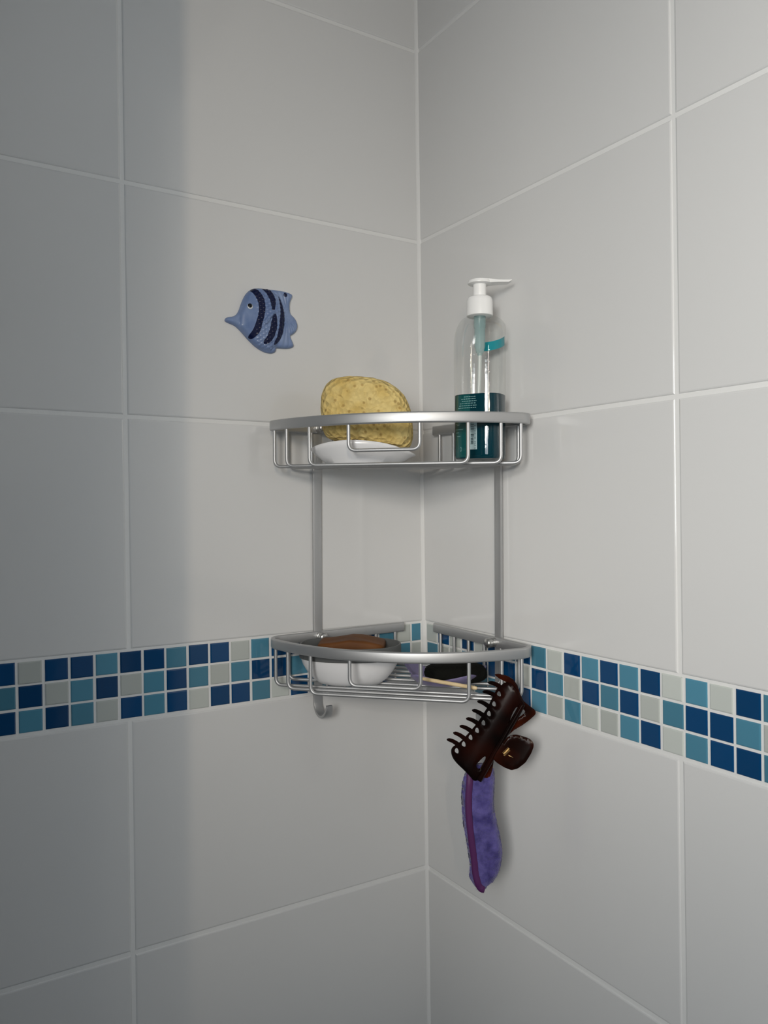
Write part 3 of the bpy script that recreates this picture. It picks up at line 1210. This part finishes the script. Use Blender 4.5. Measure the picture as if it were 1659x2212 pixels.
clip_plate('thumb_grip', thumb, [], 0.0065, 0.0030, -0.006, M_CLIP2, clip, dense=True)
# ridge along the hinge line
pth = []
for i in range(13):
    q = (1300 + (650 - 1300) * i / 12, 560 + (1690 - 560) * i / 12)
    x, z_ = clip_pt(*crop(q))
    pth.append(CP + CT * x + UP * z_ + CN * 0.0016)
V, Fc = sweep(pth, circle_sec(0.0036, 12, 0.0030))
obj('hinge_ridge', mesh('hinge_ridge', V, Fc, M_CLIP, True, 60), clip)
# gold spring on the spine
(x0, z0), (x1, z1) = clip_pt(*crop((1000, 1275))), clip_pt(*crop((1085, 1190)))
ax = (CT * (x1 - x0) + UP * (z1 - z0))
axn = ax.normalized()
s_ = axn.cross(CN).normalized()
pth = []
for i in range(8 * 12 + 1):
    tt = i / (8 * 12)
    an = 2 * math.pi * 8 * tt
    pth.append(CP + CT * x0 + UP * z0 + ax * tt + CN * (0.0075 + 0.0024 * math.cos(an)) + s_ * 0.0024 * math.sin(an))
e_ = clip_pt(*crop((1170, 1332)))
m0 = clip_pt(*crop((1062, 1275)))
V, Fc = sweep(pth, circle_sec(0.0005, 6))
sweep([CP + CT * m0[0] + UP * m0[1] + CN * 0.0105, CP + CT * e_[0] + UP * e_[1] + CN * 0.0095], circle_sec(0.0005, 6), V=V, Fc=Fc)
sp_ = obj('spring', mesh('spring', V, Fc, M_GOLD, True), clip)
sp_['label'] = 'gold coil spring'

# ------------------------------------------------------------------ purple headband hanging from the clip
M_FLEECE = principled('purple fleece', (0.105, 0.085, 0.30), 0.95, spec=0.1)
N, L, b = nodes(M_FLEECE)
b.inputs['Sheen Weight'].default_value = 0.35
b.inputs['Sheen Roughness'].default_value = 0.5
t = tex_noise(M_FLEECE, 90, 5)
ramp_color(M_FLEECE, t.outputs['Fac'], [(0.34, (0.045, 0.036, 0.165)), (0.66, (0.125, 0.105, 0.33))])
t2 = tex_noise(M_FLEECE, 600, 3)
add_bump(M_FLEECE, t2.outputs['Fac'], 0.7, 0.002)
M_BIND = principled('magenta binding', (0.075, 0.010, 0.085), 0.6)
t = tex_noise(M_BIND, 300, 2)
add_bump(M_BIND, t.outputs['Fac'], 0.2, 0.0005)


def crop6(q):
    return (960 + q[0] * 0.12658, 1650 + q[1] * 0.12658)


HP = CP - CN * 0.016


def hb_pt(q):
    u, v = crop6(q)
    p = on_plane(u, v, CN, HP)
    return ((p - HP).dot(CT), p.z)


band = thing('headband', 'purple fleece headband with magenta binding hanging from the hair claw', 'headband', tuple(HP + UP * -0.16))
hb = [(385, 60), (340, 200), (305, 300), (282, 530), (300, 780), (312, 1000), (360, 1230), (400, 1500), (435, 1700), (430, 1830), (418, 1930), (480, 2030), (540, 2110), (580, 2160), (650, 2165), (705, 2135), (735, 2075), (790, 2040),
      (830, 2000), (915, 1890), (965, 1720), (993, 1530), (965, 1310), (925, 1110), (870, 890), (838, 700), (850, 450), (860, 250), (850, 60), (620, -40)]
O = resample(smooth_poly([hb_pt(q) for q in hb], 2), 0.0018)
pts, tris = cdt(O, 0.0024)
V, Fc = [], []
n_ = len(pts)
for sgn in (1, -1):
    for x, z_ in pts:
        e = dist_poly((x, z_), O)
        r = min(1.0, e / 0.009)
        hgt = 0.0085 * math.sqrt(max(0, 1 - (1 - r) ** 2))
        q = Vector((x, z_, sgn * 3.0))
        hgt += min(1, e / 0.004) * (0.0012 * noise.noise(q * 90) + 0.0009 * noise.noise(q * 260))
        jx, jz = 0.0006 * noise.noise(q * 400), 0.0006 * noise.noise(q * 400 + Vector((9, 9, 9)))
        V.append(HP + CT * (x + jx) + UP * (z_ + jz) + CN * (sgn * hgt))
cnt = {}
for t3 in tris:
    Fc.append(t3)
    Fc.append(tuple(n_ + i for i in reversed(t3)))
    for a in range(3):
        e = (t3[a], t3[(a + 1) % 3])
        cnt.setdefault(tuple(sorted(e)), []).append(e)
for es in cnt.values():
    if len(es) == 1:
        a, b2 = es[0]
        Fc.append((b2, a, n_ + a, n_ + b2))
obj('fleece', mesh('fleece', V, Fc, M_FLEECE, True), band)
cl = [(432, 60), (415, 250), (398, 450), (395, 650), (402, 850), (425, 1080), (455, 1330), (490, 1570), (510, 1780), (545, 1950), (580, 2030), (620, 2075), (665, 2090)]
pth = []
for q in cl:
    x, z_ = hb_pt(q)
    e = dist_poly((x, z_), O) if inside((x, z_), O) else 0
    r = min(1.0, e / 0.009)
    pth.append(HP + CT * x + UP * z_ + CN * (0.0085 * math.sqrt(max(0, 1 - (1 - r) ** 2)) + 0.0004))
fine = []
for i in range(len(pth) - 1):
    for k in range(4):
        tt = k / 4
        p0, p1, p2, p3 = pth[max(i - 1, 0)], pth[i], pth[i + 1], pth[min(i + 2, len(pth) - 1)]
        fine.append(0.5 * ((2 * p1) + (p2 - p0) * tt + (2 * p0 - 5 * p1 + 4 * p2 - p3) * tt * tt + (3 * p1 - p0 - 3 * p2 + p3) * tt ** 3))
fine.append(pth[-1])
V, Fc = sweep(fine, circle_sec(0.0037, 12, 0.0022), up=CN)
obj('binding', mesh('binding', V, Fc, M_BIND, True, 60), band)
# loose fibres standing off the fleece
V, Fc = [], []
rf = random.Random(11)
for _ in range(2600):
    x, z_ = pts[rf.randrange(len(pts))]
    e = dist_poly((x, z_), O)
    if e > 0.006 and rf.random() < 0.55:
        continue
    r = min(1.0, e / 0.009)
    base_ = HP + CT * x + UP * z_ + CN * (0.0085 * math.sqrt(max(0, 1 - (1 - r) ** 2)) - 0.0003)
    d = (CN * (0.3 + r) + CT * rf.uniform(-1, 1) + UP * rf.uniform(-1, .6)).normalized() * rf.uniform(0.0012, 0.0030)
    w = d.cross(Vector((rf.uniform(-1, 1), rf.uniform(-1, 1), rf.uniform(-1, 1)))).normalized() * 0.00009
    b0 = len(V)
    V += [base_ - w, base_ + w, base_ + d]
    Fc.append((b0, b0 + 1, b0 + 2))
fz = obj('fuzz', mesh('fuzz', V, Fc, M_FLEECE, False), band)
fz['kind'] = 'stuff'

# ------------------------------------------------------------------ ceramic fish plaque on the left wall
M_FISH = principled('pale blue glazed ceramic', (0.17, 0.25, 0.46), 0.25)
N, L, b = nodes(M_FISH)
vo = N.new('ShaderNodeTexVoronoi'); vo.inputs['Scale'].default_value = 260
tcf = N.new('ShaderNodeTexCoord')
L.new(tcf.outputs['Object'], vo.inputs['Vector'])
t = tex_noise(M_FISH, 55, 3)
ramp_color(M_FISH, t.outputs['Fac'], [(0.3, (0.13, 0.20, 0.39)), (0.7, (0.23, 0.31, 0.50))])
M_NAVY = principled('navy glaze', (0.003, 0.007, 0.042), 0.30, spec=0.3)
M_EYEW = principled('white glaze', (0.62, 0.64, 0.66), 0.3)
M_EYEB = principled('black glaze', (0.003, 0.003, 0.004), 0.15)


def crop3(q):
    u, v = 460 + q[0] * 0.13261, 600 + q[1] * 0.13261
    p = on_plane(u, v, (0, 1, 0), (0, SY * 0.29, 0))
    return (p.x, p.z)


fish_out = [(185, 685), (215, 645), (345, 632), (410, 560), (450, 430), (500, 310), (560, 230), (640, 180), (740, 170), (870, 195), (1000, 203), (1140, 225), (1255, 262), (1285, 295), (1272, 345), (1242, 400),
            (1236, 500), (1248, 600), (1310, 650), (1355, 730), (1370, 810), (1345, 880), (1290, 930), (1236, 955), (1290, 1060), (1306, 1120), (1280, 1148), (1200, 1162), (1120, 1160), (1008, 1150), (1018, 1190),
            (985, 1232), (920, 1242), (820, 1217), (700, 1147), (600, 1052), (530, 977), (450, 882), (370, 802), (320, 772), (230, 737), (190, 712)]
stripes = [[(568, 226), (640, 182), (720, 260), (780, 380), (800, 500), (785, 640), (750, 760), (715, 900), (660, 970), (592, 1028), (530, 970), (600, 880), (650, 740), (690, 600), (690, 470), (660, 370), (610, 280)],
           [(738, 176), (862, 196), (920, 260), (965, 370), (968, 480), (945, 562), (905, 558), (890, 470), (860, 360), (800, 260)],
           [(968, 600), (995, 720), (985, 855), (940, 1000), (875, 1082), (790, 1118), (762, 1062), (820, 990), (868, 870), (893, 740), (915, 650)],
           [(1005, 310), (1085, 410), (1125, 540), (1142, 680), (1122, 850), (1090, 985), (1035, 1070), (950, 1125), (940, 1080), (990, 1000), (1018, 850), (1038, 700), (1045, 550), (1035, 420)]]
FO = resample(smooth_poly([crop3(q) for q in fish_out], 2), 0.0010)
FS = [resample(smooth_poly([crop3(q) for q in s], 2), 0.0010) for s in stripes]
FS = [[(FO_p if False else p) for p in s] for s in FS]
pts, tris = cdt(FO, 0.0009, FS)
bodyO = [crop3(q) for q in [(420, 600), (560, 240), (640, 185), (870, 200), (1050, 330), (1130, 600), (1110, 900), (1000, 1110), (900, 1200), (700, 1140), (530, 970), (400, 800)]]
finP = [crop3(q) for q in smooth_poly([(990, 570), (940, 570), (870, 600), (800, 660), (768, 740), (765, 800), (830, 780), (890, 700), (940, 610)], 2)]
tailp = crop3((1190, 640))


def fish_h(x, z_):
    e = dist_poly((x, z_), FO)
    r = min(1.0, e / 0.0045)
    h = 0.0042 * math.sqrt(max(0, 1 - (1 - r) ** 2))
    if inside((x, z_), bodyO):
        eb = min(1.0, dist_poly((x, z_), bodyO) / 0.016)
        h += 0.0050 * math.sqrt(max(0, 1 - (1 - eb) ** 2))
        # scales on the rear body
        k = crop3((620, 600))[0]
        if x > k:
            a = (x * 0.8 + z_ * 0.6) / 0.0046
            c2 = (-x * 0.6 + z_ * 0.8) / 0.0040
            if int(math.floor(c2)) % 2:
                a += 0.5
            fa, fc = a - math.floor(a) - .5, c2 - math.floor(c2) - .5
            h += 0.0013 * max(0, 1 - (fa * fa + fc * fc) * 3.2) * min(1, (x - k) / 0.006)
    else:
        an = math.atan2(z_ - tailp[1], x - tailp[0])
        h += 0.00045 * math.sin(an * 34) * r
    if inside((x, z_), finP):
        h += 0.0026 * min(1, dist_poly((x, z_), finP) / 0.0014)
    return h


fish = thing('fish_plaque', 'blue ceramic striped fish plaque stuck to the white tiles above the shelf', 'wall ornament', tuple(Lw(0.23, 0.0, 0.4475)))
hz = [fish_h(x, z_) for x, z_ in pts]


def fpt(x, z_, h):
    return Vector((x, SY * (z_ - Z0) - h, z_))


groups = {i: [] for i in range(-1, 4)}
for t3 in tris:
    c = (sum(pts[i][0] for i in t3) / 3, sum(pts[i][1] for i in t3) / 3)
    g = -1
    for i, s in enumerate(FS):
        if inside(c, s):
            g = i
            break
    groups[g].append(t3)
edge = {}
for t3 in tris:
    for a in range(3):
        e = (t3[a], t3[(a + 1) % 3])
        edge.setdefault(tuple(sorted(e)), []).append(e)
for g, tl in groups.items():
    idx, V, Fc = {}, [], []
    for t3 in tl:
        f = []
        for i in t3:
            if i not in idx:
                idx[i] = len(V)
                V.append(fpt(pts[i][0], pts[i][1], hz[i] + 0.0012))
            f.append(idx[i])
        Fc.append(tuple(f))
        for a in range(3):
            e = (t3[a], t3[(a + 1) % 3])
            if len(edge[tuple(sorted(e))]) == 1:
                b0 = len(V)
                V.append(fpt(pts[e[0]][0], pts[e[0]][1], 0.0002))
                V.append(fpt(pts[e[1]][0], pts[e[1]][1], 0.0002))
                Fc.append((idx[e[1]], idx[e[0]], b0, b0 + 1))
    o_ = obj('body' if g < 0 else 'stripe', mesh('body' if g < 0 else 'stripe', V, Fc, M_FISH if g < 0 else M_NAVY, True, 75), fish)
    if g >= 0:
        o_['label'] = 'navy stripe'


def dome(name, cq, rx, rz, hgt, lift, mat, parent):
    x, z_ = crop3(cq)
    V, Fc = [], []
    h0 = fish_h(x, z_) + 0.0012
    for i, k in enumerate((1.0, 0.9, 0.7, 0.4)):
        for j in range(20):
            a = 2 * math.pi * j / 20
            xx, zz = x + rx * k * math.cos(a), z_ + rz * k * math.sin(a)
            V.append(fpt(xx, zz, fish_h(xx, zz) + 0.0012 + lift + hgt * math.sqrt(1 - k * k)))
    for i in range(3):
        for j in range(20):
            q = (j + 1) % 20
            Fc.append((i * 20 + j, i * 20 + q, (i + 1) * 20 + q, (i + 1) * 20 + j))
    Fc.append(tuple(60 + j for j in range(20)))
    return obj(name, mesh(name, V, Fc, mat, True), parent)


eye = dome('eye', (557, 492), 0.0031, 0.0033, 0.0003, 0.0001, M_EYEW, fish)
dome('pupil', (555, 480), 0.0025, 0.0025, 0.0005, 0.0004, M_EYEB, eye)
sp = dome('spot', (1152, 295), 0.0024, 0.0027, 0.0003, 0.0002, M_NAVY, fish)
